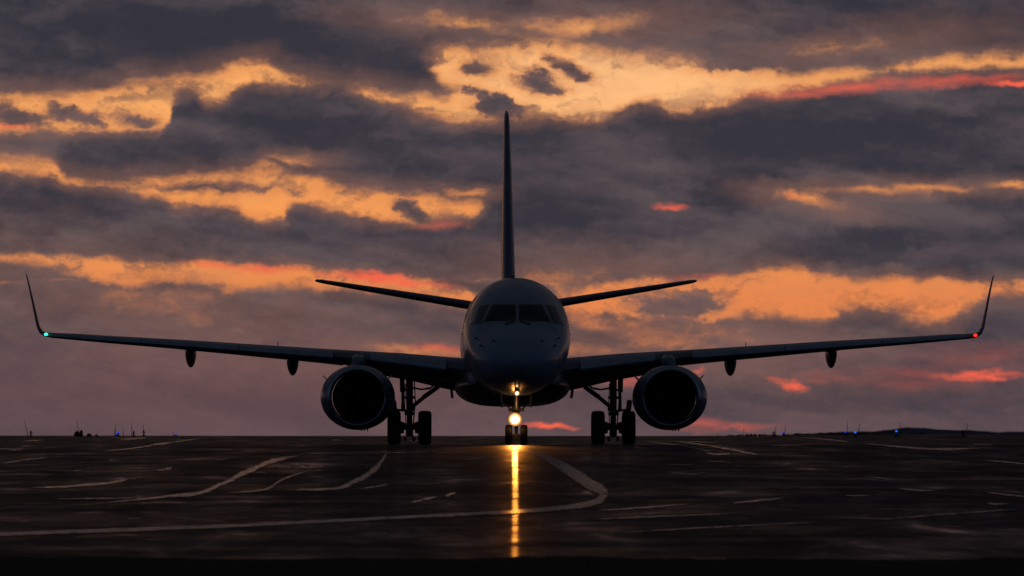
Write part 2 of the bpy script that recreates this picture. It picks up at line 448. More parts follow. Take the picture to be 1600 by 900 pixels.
# painted lines and wet streaks: sheets on the asphalt
def streak_mat(name, col, rough, spec, cover, sc=1.0):
    m, nt, b = new_mat(name)
    oc = obj_coords(nt); x, y, z = sep(nt, oc)
    n1, _ = noise(nt, comb(nt, x*1.7, y*.35, 3.0), sc, 7, .7)
    fine, _ = noise(nt, oc, 9.0, 5, .7)
    k = n1.ss(.5-cover*.5, .62-cover*.5)
    n3, _ = noise(nt, comb(nt, x*6, y*1.2, 8.0), 1.0, 4, .7)
    k = k*(n3.ss(.32, .58)*.8+.2)
    at_ = nt.nodes.new('ShaderNodeAttribute'); at_.attribute_name = 'film'
    fd = S(nt, at_.outputs['Fac'])
    k = k*((fd*1.5 + (n3-.5)*1.2 + (n1-.5)*.8).ss(-.05, 1.25 if cover < .7 else .75))
    nt.links.new(mixc(nt, k, (.03, .028, .028), col).s, b.inputs['Base Color'])
    nt.links.new((k*(rough-.5) + .5 + (fine-.5)*.1).max(.05).s, b.inputs['Roughness'])
    b.inputs['Specular IOR Level'].default_value = .02
    nt.links.new((k*spec + .02).s, b.inputs['Coat Weight']); b.inputs['Coat Roughness'].default_value = rough*.8
    bp = nt.nodes.new('ShaderNodeBump'); bp.inputs['Strength'].default_value = .25; bp.inputs['Distance'].default_value = .01
    nt.links.new((n1*.7+fine*.3).s, bp.inputs['Height']); nt.links.new(bp.outputs[0], b.inputs['Normal'])
    return m
M_paint = streak_mat('worn_wet_line_paint', (.42, .36, .27), .26, .42, .80)
M_wet = streak_mat('standing_water_film', (.05, .045, .043), .20, .80, .66, 1.4)
M_wet2 = streak_mat('broken_water_film', (.05, .045, .043), .24, .65, .38, 2.2)
def strip(name, pts, mat, dz=.006, rag=.25):
    """pts: (px, py, half thickness in rows); a ragged band following them over the ground"""
    n = len(pts); seg = []
    fx = pchip(list(range(n)), [p[0] for p in pts]); fy = pchip(list(range(n)), [p[1] for p in pts]); fw = pchip(list(range(n)), [p[2] for p in pts])
    m = (n-1)*10; L = []; Rr = []
    ph = random.random()*9
    for i in range(m+1):
        t = i/m*(n-1); t0, t1 = max(0, t-.05), min(n-1, t+.05)
        dx_, dy_ = fx(t1)-fx(t0), fy(t1)-fy(t0); l = math.hypot(dx_, dy_) or 1
        nx_, ny_ = -dy_/l, dx_/l
        if ny_ < 0: nx_, ny_ = -nx_, -ny_
        w = max(.15, fw(t)*(1.1 if name == 'painted_line' else 1.0))
        wa = w*(1+rag*(math.sin(t*7.3+ph)+.6*math.sin(t*17+ph*2))*.6); wb = w*(1+rag*(math.sin(t*5.1+ph*3)+.6*math.sin(t*21+ph))*.6)
        a = px_ground(fx(t)+nx_*wa, fy(t)+ny_*wa); b = px_ground(fx(t)-nx_*wb, fy(t)-ny_*wb)
        L.append((a, b))
    bm = bmesh.new(); rows = []; film = []
    for a, b in L:
        row = []
        for k in range(9):
            x = a[0]+(b[0]-a[0])*k/8; D = a[1]+(b[1]-a[1])*k/8
            u_ = len(rows)/m; film.append((1-abs(k/4-1)**1.5)*(min(1, 6*u_, 6*(1-u_)) if name != 'painted_line' else 1))
            row.append((x, D, EYE+gz(x, D)+dz))
        rows.append(row)
    grid(bm, rows)
    o = link_mesh(name, bm, mat)
    o.data.attributes.new('film', 'FLOAT', 'POINT').data.foreach_set('value', film)
    tag(o, kind='structure'); return o
strip('painted_line', [(-60,838,3),(0,835,3),(200,828,2.8),(400,820,2.6),(600,810,2.4),(740,803,2.6),(830,798,3),(900,791,4.5),(938,781,5.5),(943,771,7),(918,754,9),(890,736,8),(868,723,6),(845,712,3),(825,706,1.2)], M_paint, rag=.08)
strip('water_streak', [(100,793,1),(250,777,2),(310,771,3.5),(345,757,3.5),(385,738,4.5),(425,721,4),(478,710,1.5)], M_wet)
strip('water_streak', [(350,771,1),(415,765,2.2),(440,750,2),(500,730,1)], M_wet2)
strip('water_streak', [(430,766,1.2),(520,764,2.6),(560,750,4.5),(585,734,5),(600,715,3),(606,706,1)], M_wet)
strip('water_streak', [(40,763,.8),(110,760,2),(175,754,2.4),(205,748,1)], M_wet)
strip('water_streak', [(0,725,1.2),(30,720,1.4),(80,714,.8)], M_wet2)
strip('water_streak', [(160,706,.5),(220,699,1),(275,691,1)], M_wet)
strip('water_streak', [(232,695,.5),(262,692,.9),(318,684.5,.6)], M_wet)
strip('water_streak', [(85,780,.6),(160,779,1.2),(250,778,.8)], M_wet2)
strip('water_streak', [(240,736,.8),(262,733,3),(270,730,.6)], M_wet2)
strip('water_streak', [(470,708.6,.5),(560,708.3,.8),(680,706.5,.6)], M_wet)
strip('water_streak', [(640,786,1),(665,780,2.5),(685,776,.8)], M_wet)
strip('water_streak', [(695,776,.8),(703,773,2.6),(714,770,.6)], M_wet)
strip('water_streak', [(560,765,.8),(590,760,1.5),(610,757,.6)], M_wet2)
strip('water_streak', [(930,798,1),(1010,793,2),(1085,787,1)], M_wet2)
strip('water_streak', [(1140,787,.6),(1180,783,1.6),(1228,778,.7)], M_wet)
strip('water_streak', [(920,812,1),(1010,808,1.4),(1160,802,.8)], M_wet2)
strip('water_streak', [(960,833,.8),(1100,825,1),(1300,815,.8)], M_wet2)
strip('water_streak', [(1370,813,.6),(1450,806,1.3),(1600,795,1)], M_wet2)
strip('water_streak', [(1040,687,.5),(1110,697,1.2),(1150,704,2.2),(1195,713,1)], M_wet)
strip('water_streak', [(1000,689,.4),(1060,696,.9),(1120,707,1.2)], M_wet2)
strip('water_streak', [(1100,708,.6),(1125,710,1.8),(1145,709,.5)], M_wet)
strip('water_streak', [(1245,683,.3),(1290,686.5,.8),(1330,691,1)], M_wet)
strip('water_streak', [(1340,692,.6),(1400,698,1.5),(1470,702,1.8),(1540,700.5,.6)], M_wet)
strip('water_streak', [(1535,719,.6),(1570,722,1),(1610,726,1)], M_wet)
strip('water_streak', [(1350,744,.6),(1380,748,1.4),(1405,750,.5)], M_wet2)
strip('water_streak', [(1400,763,.6),(1430,766,2),(1470,767,.6)], M_wet2)
strip('water_streak', [(1535,769,.6),(1570,773,1),(1605,777,1)], M_wet)
strip('water_streak', [(1540,786,.6),(1555,788,2),(1580,787,.5)], M_wet2)
strip('water_streak', [(1318,774,.6),(1338,775,1),(1360,775,.5)], M_wet)

rs = random.Random(11)
for i in range(26):
    y_ = [rs.uniform(686, 704), rs.uniform(704, 760)][i % 2]; x_ = rs.uniform(10, 740) if i % 3 else rs.uniform(1000, 1560)
    l_ = rs.uniform(18, 60); sl = rs.uniform(-.10, .02) * (1 if x_ < 800 else -.6)
    strip('water_streak', [(x_, y_, .4), (x_+l_*.5, y_+l_*.5*sl, rs.uniform(.5, 1.3)*(.6 if y_ < 704 else 1)), (x_+l_, y_+l_*sl, .3)], M_wet2 if i % 4 else M_wet)

# far low hill on the right, beyond the field
def hill(name, D0, x0, x1, prof, mat, depth=500):
    bm = bmesh.new(); f = pchip([p[0] for p in prof], [p[1] for p in prof]); rows = []
    for j, (dd, k) in enumerate([(0, 0), (.15, .45), (.35, .85), (.5, 1.0), (.75, .7), (1, 0)]):
        row = []
        for i in range(121):
            px = x0+(x1-x0)*i/120; D = D0+depth*dd
            top = (HOR-f(px))/FPX*(D0+depth*.5)
            row.append(((px-800)/FPX*D0, D, EYE-9.5+(top+9.5)*k + .12*k*math.sin(i*1.7+j)+.10*k*math.sin(i*.63)))
        rows.append(row)
    grid(bm, rows); o = link_mesh(name, bm, mat); tag(o, kind='structure'); return o
M_hill = surf('hill_haze_blue', (.12, .14, .18), .95, spec=.05, vs=.02, var=.4)  # distant haze is put into this pale bluish base colour
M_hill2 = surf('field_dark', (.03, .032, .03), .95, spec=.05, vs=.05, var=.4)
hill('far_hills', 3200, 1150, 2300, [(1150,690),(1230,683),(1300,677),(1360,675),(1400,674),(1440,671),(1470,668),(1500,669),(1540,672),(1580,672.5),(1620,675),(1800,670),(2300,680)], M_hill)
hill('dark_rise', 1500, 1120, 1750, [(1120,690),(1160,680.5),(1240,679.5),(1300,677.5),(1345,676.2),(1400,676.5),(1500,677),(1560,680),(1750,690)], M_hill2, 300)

# ================================================================== the aircraft
air = empty('airliner', (.17, 200.0, EYE-.2), R(.62))
air.rotation_euler[1] = R(.05)
tag(air, 'twin engine passenger jet facing the camera on wet asphalt, landing light on', 'airliner')
Yn = [0, .12, .35, .7, 1.2, 1.7, 2.1, 2.5, 3.0, 3.7, 4.6, 5.6, 7, 22, 25, 28, 31, 33.5, 35.2, 36]
Zt = [2.28, 2.52, 2.72, 2.93, 3.14, 3.33, 3.50, 3.80, 4.08, 4.36, 4.57, 4.68, 4.71, 4.71, 4.71, 4.69, 4.62, 4.50, 4.35, 4.2]
Zb = [2.28, 2.04, 1.87, 1.72, 1.57, 1.48, 1.44, 1.41, 1.385, 1.37, 1.36, 1.36, 1.36, 1.36, 1.55, 2.05, 2.75, 3.3, 3.7, 3.95]
Wn = [.001, .27, .52, .76, .99, 1.15, 1.245, 1.315, 1.385, 1.445, 1.488, 1.505, 1.51, 1.51, 1.46, 1.25, .9, .55, .28, .1]
sq = [math.sqrt(y) for y in Yn]
fzt, fzb, fw_ = pchip(sq, Zt), pchip(sq, Zb), pchip(sq, Wn)
def fus(y):
    s = math.sqrt(max(0, y)); return fzt(s), fzb(s), fw_(s)
def fus_pt(y, t):
    zt, zb, w = fus(y); zc = zb+(zt-zb)*.50
    c, s = math.cos(t), math.sin(t)
    e = .96
    X_ = math.copysign(abs(c)**e, c)*w; Z_ = math.copysign(abs(s)**e, s)
    return (X_, y, zc+Z_*((zt-zc) if s > 0 else (zc-zb)))
def inside(x, y, z):
    zt, zb, w = fus(y); zc = zb+(zt-zb)*.5
    h = (zt-zc) if z > zc else (zc-zb)
    return abs(x/w)**2.08+abs((z-zc)/max(h, 1e-4))**2.08 < 1
def skin_y(x, z):
    lo, hi = 0.0, 8.0
    if not inside(x, hi, z): return None
    for _ in range(40):
        m_ = (lo+hi)/2
        if inside(x, m_, z): hi = m_
        else: lo = m_
    return hi
bm = bmesh.new()
ys = [ (i/26)**2*7 for i in range(27)] + [7+i for i in range(1, 15)] + [21+i*.75 for i in range(1, 21)]
ys[0] = .0005
rows = [[fus_pt(y, 2*math.pi*i/96) for i in range(96)] for y in ys]
grid(bm, rows, True, True)
fus_o = link_mesh('fuselage', bm, M_body, air, angle=60)
# belly fairing
bm = bmesh.new(); rows = []
for i in range(25):
    t = i/24; y = 10.2+t*11.6
    k = math.sin(math.pi*min(1, max(0, t)))**.45
    w = 1.1+.60*k; zb = 1.9-.79*k; zt = 2.3+.30*k
    zc = 1.72
    row = []
    for j in range(48):
        a = 2*math.pi*j/48; c, s = math.cos(a), math.sin(a)
        if s > 0: row.append((c*w, y, zc+(zt-zc)*s**1.0))
        else: row.append((math.copysign(abs(c)**.62, c)*w, y, zc-(zc-zb)*abs(s)**1.0))
    rows.append(row)
grid(bm, rows, True, True)
link_mesh('belly_fairing', bm, M_belly, air, angle=60)
# cockpit windows: thin glass following the skin, each in its frame
def skin_patch(name, quad, mat, off, parent, n=12, th=.012):
    """quad: (x,z) bl, br, tr, tl"""
    bm = bmesh.new(); P = []
    for j in range(n+1):
        v = j/n; row = []
        for i in range(n+1):
            u = i/n
            x = (quad[0][0]*(1-u)+quad[1][0]*u)*(1-v)+(quad[3][0]*(1-u)+quad[2][0]*u)*v
            z = (quad[0][1]*(1-u)+quad[1][1]*u)*(1-v)+(quad[3][1]*(1-u)+quad[2][1]*u)*v
            y = skin_y(x, z) or 6
            p = Vector((x, y, z)); e = .02
            ya, yb = skin_y(x+e, z), skin_y(x-e, z); yc, yd = skin_y(x, z+e), skin_y(x, z-e)
            g = Vector((((ya or y)-(yb or y))/(2*e), -1.0, ((yc or y)-(yd or y))/(2*e))).normalized()
            row.append(p+g*off)
        P.append(row)
    grid(bm, P)
    bm.normal_update()
    geo = bm.faces[:]
    r_ = bmesh.ops.extrude_face_region(bm, geom=geo)
    for v in [q for q in r_['geom'] if isinstance(q, bmesh.types.BMVert)]: v.co.y += th+off
    return link_mesh(name, bm, mat, parent, angle=50)
def grow(q, d):
    cx = sum(p[0] for p in q)/4; cz = sum(p[1] for p in q)/4
    return [(p[0]+math.copysign(d, p[0]-cx), p[1]+math.copysign(d, p[1]-cz)) for p in q]
for s in (-1, 1):
    q = [(s*.045, 3.405), (s*.93, 3.405), (s*.70, 3.885), (s*.045, 3.885)]
    skin_patch('windscreen_frame', grow(q, .035), M_frame, .006, fus_o)
    skin_patch('windscreen', q, M_glass, .014, fus_o)
    q = [(s*1.015, 3.39), (s*1.285, 3.34), (s*1.03, 3.885), (s*.80, 3.885)]
    skin_patch('side_window_frame', grow(q, .028), M_frame, .006, fus_o)
    skin_patch('side_window', q, M_glass, .014, fus_o)
    # wiper: arm and blade
    bm = bmesh.new()
    a = Vector((s*.30, skin_y(s*.30, 3.33)-.03, 3.33)); b = Vector((s*.10, skin_y(s*.10, 3.40)-.035, 3.405))
    tube(bm, a, b, .016); tube(bm, (s*.06, skin_y(.06, 3.40)-.03, 3.39), (s*.06, skin_y(.06, 3.66)-.03, 3.66), .012)
    box(bm, a, (.09, .06, .05), None, .01)
    link_mesh('windscreen_wiper', bm, M_rubber, fus_o)
    # air data probes
    for (px_, pz_) in ((.64, 2.87), (1.0, 2.74), (1.12, 2.95)):
        bm = bmesh.new(); y_ = skin_y(s*px_, pz_)
        tube(bm, (s*px_, y_+.05, pz_), (s*(px_+.05), y_-.05, pz_), .028, .018)
        tube(bm, (s*(px_+.05), y_-.05, pz_), (s*(px_+.05), y_-.20, pz_), .014, .008)
        link_mesh('air_data_probe', bm, M_gear, fus_o)
# doors on both sides
for s in (-1, 1):
    bm = bmesh.new(); rows = []
    for j in range(15):
        ang = R(-18+j*50/14*1.25)
        row = []
        for i in range(7):
            y = 5.0+i*.13
            p = Vector(fus_pt(y, ang)); row.append((s*(p.x+.008), p.y, p.z+.004))
        rows.append(row)
    grid(bm, rows); link_mesh('cabin_door', bm, M_belly if s < 0 else M_body, fus_o)
    bm = bmesh.new(); box(bm, (s*1.515, 5.75, 3.1), (.03, .22, .05), None, .01); link_mesh('door_handle', bm, M_gear, fus_o)
# aerials on the crown and a beacon
bm = bmesh.new(); tube(bm, (-.0, 9, 4.69), (.0, 9, 4.80), .10, .06, n=20); tube(bm, (0, 9, 4.80), (0, 9, 4.845), .06, .02, n=20)
link_mesh('beacon', bm, surf('beacon_red_glass', (.25, .02, .015), .2), fus_o).location = (-.07, 0, 0)
bm = bmesh.new(); tube(bm, (.02, 12, 4.68), (.01, 12.05, 5.1), .014, .006); box(bm, (.02, 12, 4.72), (.05, .5, .05), None, .015); link_mesh('whip_aerial', bm, M_gear, fus_o)
bm = bmesh.new(); box(bm, (.86, 14, 4.30), (.12, .7, .10), Matrix.Rotation(R(35), 3, 'Y'), .03); link_mesh('blade_aerial', bm, M_belly, fus_o)

# --- lifting surfaces
def airfoil(n=14):
    up, lo = [], []
    for i in range(n+1):
        x = .5*(1-math.cos(math.pi*i/n)); t = 5*(.2969*math.sqrt(x)-.126*x-.3516*x*x+.2843*x**3-.1015*x**4)
        up.append((x, t*1.08+.02*math.sin(math.pi*x))); lo.append((x, -t*.88+.02*math.sin(math.pi*x)))
    return up[::-1]+lo[1:-1]
AF = airfoil()
def section(le, chord, th, nrm, twist=0.0, x0=0.0, x1=1.0):
    """le: leading edge point, chord runs aft, th: thickness in metres, nrm: thickness direction"""
    le = Vector(le); n_ = Vector(nrm).normalized(); row = []
    for x, z in AF:
        row.append(le+Vector((0, chord*x, 0))+n_*(z*th-chord*x*math.tan(R(twist))))
    return row
def loft(name, secs, mat, parent):
    bm = bmesh.new(); grid(bm, [section(*s_) for s_ in secs], True, True)
    return link_mesh(name, bm, mat, parent, angle=55)
LAT = [0, 1.5, 3.2, 5.0, 7.5, 9.7, 12, 13.55, 13.72]
LEY = [11.7, 12.35, 13.2, 14.1, 15.38, 16.5, 17.68, 18.5, 18.6]
CH = [6.6, 5.7, 4.5, 3.55, 2.9, 2.4, 1.85, 1.5, 1.42]
TH = [.80, .76, .60, .44, .36, .30, .23, .18, .16]
Z0 = [2.10, 2.18, 2.385, 2.555, 2.755, 2.93, 3.10, 3.225, 3.235]
TW = [3.2, 3.0, 2.2, 1.4, .9, .5, .2, 0, 0]
fL, fC, fT, fZ, fTw = [pchip(LAT, q) for q in (LEY, CH, TH, Z0, TW)]
def aft_shell(name, s, a, b, x0, x1, drop, ang, th0, mat, parent, ext=0.0):
    """a flap or aileron between laterals a and b"""
    bm = bmesh.new(); rows = []
    for i in range(9):
        l = a+(b-a)*i/8; c = fC(l); y0 = fL(l)+c*x0+ext; cc = c*(x1-x0); z = fZ(l)-c*x0*math.tan(R(fTw(l)))-drop
        row = []
        for x, zz in AF: row.append((s*l, y0+cc*x*math.cos(R(ang)), z+zz*th0*c-cc*x*math.sin(R(ang))))
        rows.append(row)
    grid(bm, rows, True, True); return link_mesh(name, bm, mat, parent, angle=55)
def nose_shell(name, s, a, b, parent):
    """slat panel standing a little ahead of and below the leading edge"""
    bm = bmesh.new(); rows = []
    for i in range(13):
        l = a+(b-a)*i/12; c = fC(l); th = fT(l)
        out, inn = [], []
        for k in range(15):
            t = k/14; 
            if t < .62: x = (1-t/.62)**2*.15; up = True
            else: x = ((t-.62)/.38)**2*.05; up = False
            tt = 5*(.2969*math.sqrt(x)-.126*x-.3516*x*x+.2843*x**3)
            z = tt*1.08 if up else -tt*.88
            base = Vector((s*l, fL(l)+c*x-.05-.008*c, fZ(l)+z*th-.012-.01*c*.4))
            out.append(base+Vector((0, -.012, .012 if up else -.010))); inn.append(base+Vector((0, .02, -.008 if up else .012)))
        rows.append(out+inn[::-1])
    grid(bm, rows, True, True); return link_mesh(name, bm, M_slat, parent, angle=50)
for s in (-1, 1):
    secs = [((s*l, fL(l), fZ(l)), fC(l), fT(l), (0, 0, 1), fTw(l)) for l in [0, .8, 1.5, 2.3, 3.2, 4.1, 5, 6.2, 7.5, 8.6, 9.7, 10.9, 12, 13, 13.72]]
    wing = loft('wing', secs, M_wing, air)
    # blended winglet
    W = [(13.72, 18.62, 3.235, 1.40, .155, 0), (13.90, 18.78, 3.26, 1.30, .13, 18), (14.04, 18.95, 3.34, 1.2, .115, 42), (14.13, 19.15, 3.49, 1.1, .10, 63),
         (14.20, 19.45, 3.72, 1.0, .088, 73), (14.33, 20.0, 4.2, .8, .07, 76), (14.46, 20.55, 4.68, .6, .055, 77), (14.57, 21.0, 5.06, .42, .04, 78), (14.59, 21.15, 5.12, .25, .02, 78)]
    loft('winglet', [((s*l, y, z), c, t_, (-s*math.sin(R(a_)), 0, math.cos(R(a_))), 0) for l, y, z, c, t_, a_ in W], M_tail, wing)
    for a, b in ((1.95, 4.15), (5.25, 8.02), (8.05, 10.95), (10.98, 13.60)): nose_shell('slat', s, a, b, wing)
    aft_shell('inboard_flap', s, 1.62, 4.85, .80, 1.05, .10, 11, .055, M_wing, wing, .05)
    aft_shell('outboard_flap', s, 5.0, 9.8, .80, 1.05, .02, 8, .05, M_wing, wing, .05)
    aft_shell('aileron', s, 9.9, 13.3, .78, 1.0, .01, 2, .035, M_wing, wing)
    # flap track fairings
    for l, zb, w in ((6.46, 2.03, .185), (9.52, 2.28, .17)):
        bm = bmesh.new(); rows = []; c = fC(l); y0 = fL(l)+c*.38; ztop = fZ(l)-.10
        for i in range(21):
            t = i/20; k = math.sqrt(max(1e-4, 1-(2*t-1)**2))
            k = k**.9; zc_ = ztop-(ztop-zb)*.52*(.55+.45*math.sin(math.pi*min(1, t*.9))); hh = (ztop-zb)*.52
            zc_ = ztop; hh = ztop-zb
            rows.append([(s*(l+.02)+math.cos(a)*w*k, y0+t*2.4, zc_+math.sin(a)*hh*k*(1 if math.sin(a) < 0 else .12)) for a in [2*math.pi*j/24 for j in range(24)]])
        grid(bm, rows, True, True); link_mesh('flap_track_fairing', bm, M_belly, wing, angle=60)
    # navigation light at the tip: clear lens over a lit lamp
    col = (.03, 1.0, .55) if s < 0 else (1.0, .03, .015)
    lamp = bmesh.new(); bmesh.ops.create_icosphere(lamp, subdivisions=3, radius=.042)
    for v in lamp.verts: v.co = Vector((v.co.x*1.35, v.co.y, v.co.z)) + Vector((s*13.86, 18.70, 3.27))
    link_mesh('navigation_light', lamp, emis('navigation_green' if s < 0 else 'navigation_red', col, 2.2 if s < 0 else 2.0), wing)
    ld = bpy.data.lights.new('navigation_lamp', 'POINT'); lo_ = bpy.data.objects.new('navigation_lamp', ld); COL.objects.link(lo_); lo_.parent = wing
    ld.energy = .25; ld.color = col; ld.shadow_soft_size = .04; lo_.location = (s*13.86, 18.55, 3.27)
    # small vent mast on the wing top
    bm = bmesh.new(); tube(bm, (s*6.9, 16.2, 2.86), (s*6.9, 16.3, 3.02), .012); link_mesh('static_wick', bm, M_gear, wing)
    # --- horizontal stabilizer
    T = [(.0, 29.6, 4.15, 3.2, .34), (1.2, 30.3, 4.36, 2.75, .29), (3.0, 31.5, 4.67, 2.15, .24), (4.8, 32.7, 4.98, 1.6, .18), (5.85, 33.4, 5.165, 1.25, .13), (6.02, 33.6, 5.195, 1.0, .10), (6.09, 33.85, 5.21, .6, .05)]
    stab = loft('horizontal_stabilizer', [((s*l, y, z), c, t_, (0, 0, 1), 0) for l, y, z, c, t_ in T], M_tail, air)
# --- fin
bm = bmesh.new(); F = [(4.3, 25.6, 7.3, .40), (4.75, 27.0, 5.8, .46), (5.3, 27.9, 5.0, .445), (6.4, 28.9, 4.5, .40), (7.6, 30.0, 3.9, .34), (8.8, 31.1, 3.3, .28), (9.8, 32.0, 2.85, .22), (10.25, 32.4, 2.6, .19), (10.45, 32.65, 2.35, .155), (10.56, 32.95, 2.0, .10), (10.62, 33.4, 1.3, .04)]
rows = []
for z, y, c, t_ in F:
    row = []
    for x, zz in AF: row.append(((zz-.02*math.sin(math.pi*x))*t_, y+c*x, z))
    rows.append(row)
grid(bm, rows, True, True); fin = link_mesh('fin', bm, M_tail, air, angle=60)
bm = bmesh.new(); rows = []
for z, y, c, t_ in [(4.9, 31.8, 1.15, .16), (7.6, 33.0, .95, .11), (9.9, 34.1, .75, .07)]:
    rows.append([((zz-.02*math.sin(math.pi*x))*t_, y+c*x, z) for x, zz in AF])
grid(bm, rows, True, True); link_mesh('rudder', bm, M_tail, fin, angle=60)
# --- engines
for s in (-1, 1):
    cx, cz = s*4.49, 1.36
    def sc(a, x, z):
        k = smooth(0.0, .7, a)*(1-smooth(2.2, 3.4, a)*.8)
        fx = 1+.10*k; fz = 1-.04*k
        if z < 0: fz = 1-.035*k; fx = 1+.10*k*(1+.0*z)
        return fx, fz
    eng = empty('engine', (cx, 10.1, cz)); eng.parent = air
    prof = [(.55, .70), (.35, .705), (.2, .72), (.08, .745), (.02, .77), (0, .80), (.02, .83), (.08, .865), (.2, .905), (.4, .94), (.8, .972), (1.2, .978), (1.8, .965), (2.3, .92), (2.8, .84), (3.1, .79), (3.1, .76), (2.6, .76)]
    bm = bmesh.new(); lathe(bm, prof[7:], c=(0, 0, 0), n=64, sc=sc); link_mesh('nacelle', bm, M_nac, eng, angle=50)
    bm = bmesh.new(); lathe(bm, prof[2:8], n=64, sc=sc); link_mesh('inlet_lip', bm, M_lip, eng, angle=60)
    bm = bmesh.new(); lathe(bm, [(.2, .72), (.5, .70), (1.15, .70), (1.16, .0)], n=64); link_mesh('inlet_duct', bm, M_dark, eng, angle=50)
    bm = bmesh.new()
    for k in range(24):
        a0 = 2*math.pi*k/24; P = []
        for j in range(6):
            r_ = .20+j*.098; tw = .55-.06*j; a_ = a0+.03*j
            u_ = Vector((math.cos(a_), 0, math.sin(a_))); v_ = Vector((-math.sin(a_), 0, math.cos(a_)))
            P.append((u_*r_+v_*.045*tw*2+Vector((0, .95, 0)), u_*r_-v_*.045*tw*2+Vector((0, 1.06, 0))))
        grid(bm, P)
    link_mesh('fan', bm, M_fan, eng)
    bm = bmesh.new(); lathe(bm, [(.62, .002), (.66, .05), (.75, .11), (.88, .17), (1.0, .21), (1.1, .22)], n=32, cap=True); link_mesh('spinner', bm, M_fan, eng)
    bm = bmesh.new(); lathe(bm, [(2.9, .74), (3.0, .50), (3.6, .40), (3.9, .33), (3.6, .30), (4.4, .02)], n=40); link_mesh('exhaust_cone', bm, M_fan, eng)
    # pylon
    bm = bmesh.new(); rows = []
    for y, w, zt, zb in ((1.0, .02, .98, .85), (1.15, .15, 1.10, .85), (1.5, .19, 1.20, .8), (2.4, .20, 1.24, .7), (3.4, .20, 1.22, .5), (4.6, .20, 1.20, .55), (6.0, .06, 1.05, .85)):
        pts = []
        for a_, b_ in ((-1, 0), (-1, .6), (-.85, .9), (-.5, 1), (.5, 1), (.85, .9), (1, .6), (1, 0)): pts.append((a_*w, y, zb+(zt-zb)*b_))
        rows.append(pts)
    grid(bm, rows, True, True); link_mesh('pylon', bm, M_nac, eng, angle=40)
    for q in (-1, 1):   # strakes
        bm = bmesh.new(); a_ = R(33)
        c0 = Vector((q*math.cos(a_)*1.04, 0, math.sin(a_)*.93)); o_ = Vector((q*.80, 0, .85)).normalized()
        P = [(c0+Vector((0, .55, 0)), c0+Vector((0, 1.6, 0))), (c0+o_*.02+Vector((0, .55, 0)), c0+o_*.17+Vector((0, 1.6, 0)))]
        V_ = [bm.verts.new(p_) for p_ in (c0-o_*.05+Vector((0, .5, 0)), c0-o_*.05+Vector((0, 1.7, 0)), c0+o_*.19+Vector((0, 1.7, 0)), c0+o_*.17+Vector((0, 1.2, 0)))]
        f_ = bm.faces.new(V_)
        e_ = bmesh.ops.extrude_face_region(bm, geom=[f_])
        tdir = Vector((-o_.z, 0, o_.x))*.03
        for v in [g_ for g_ in e_['geom'] if isinstance(g_, bmesh.types.BMVert)]: v.co += tdir
        link_mesh('strake', bm, M_nac, eng, smooth=False)
    for k in range(3):
        bm = bmesh.new(); tube(bm, (.10+.09*k, 1.6, -.88), (.10+.09*k, 1.62, -.960), .022); link_mesh('drain_mast', bm, M_gear, eng)

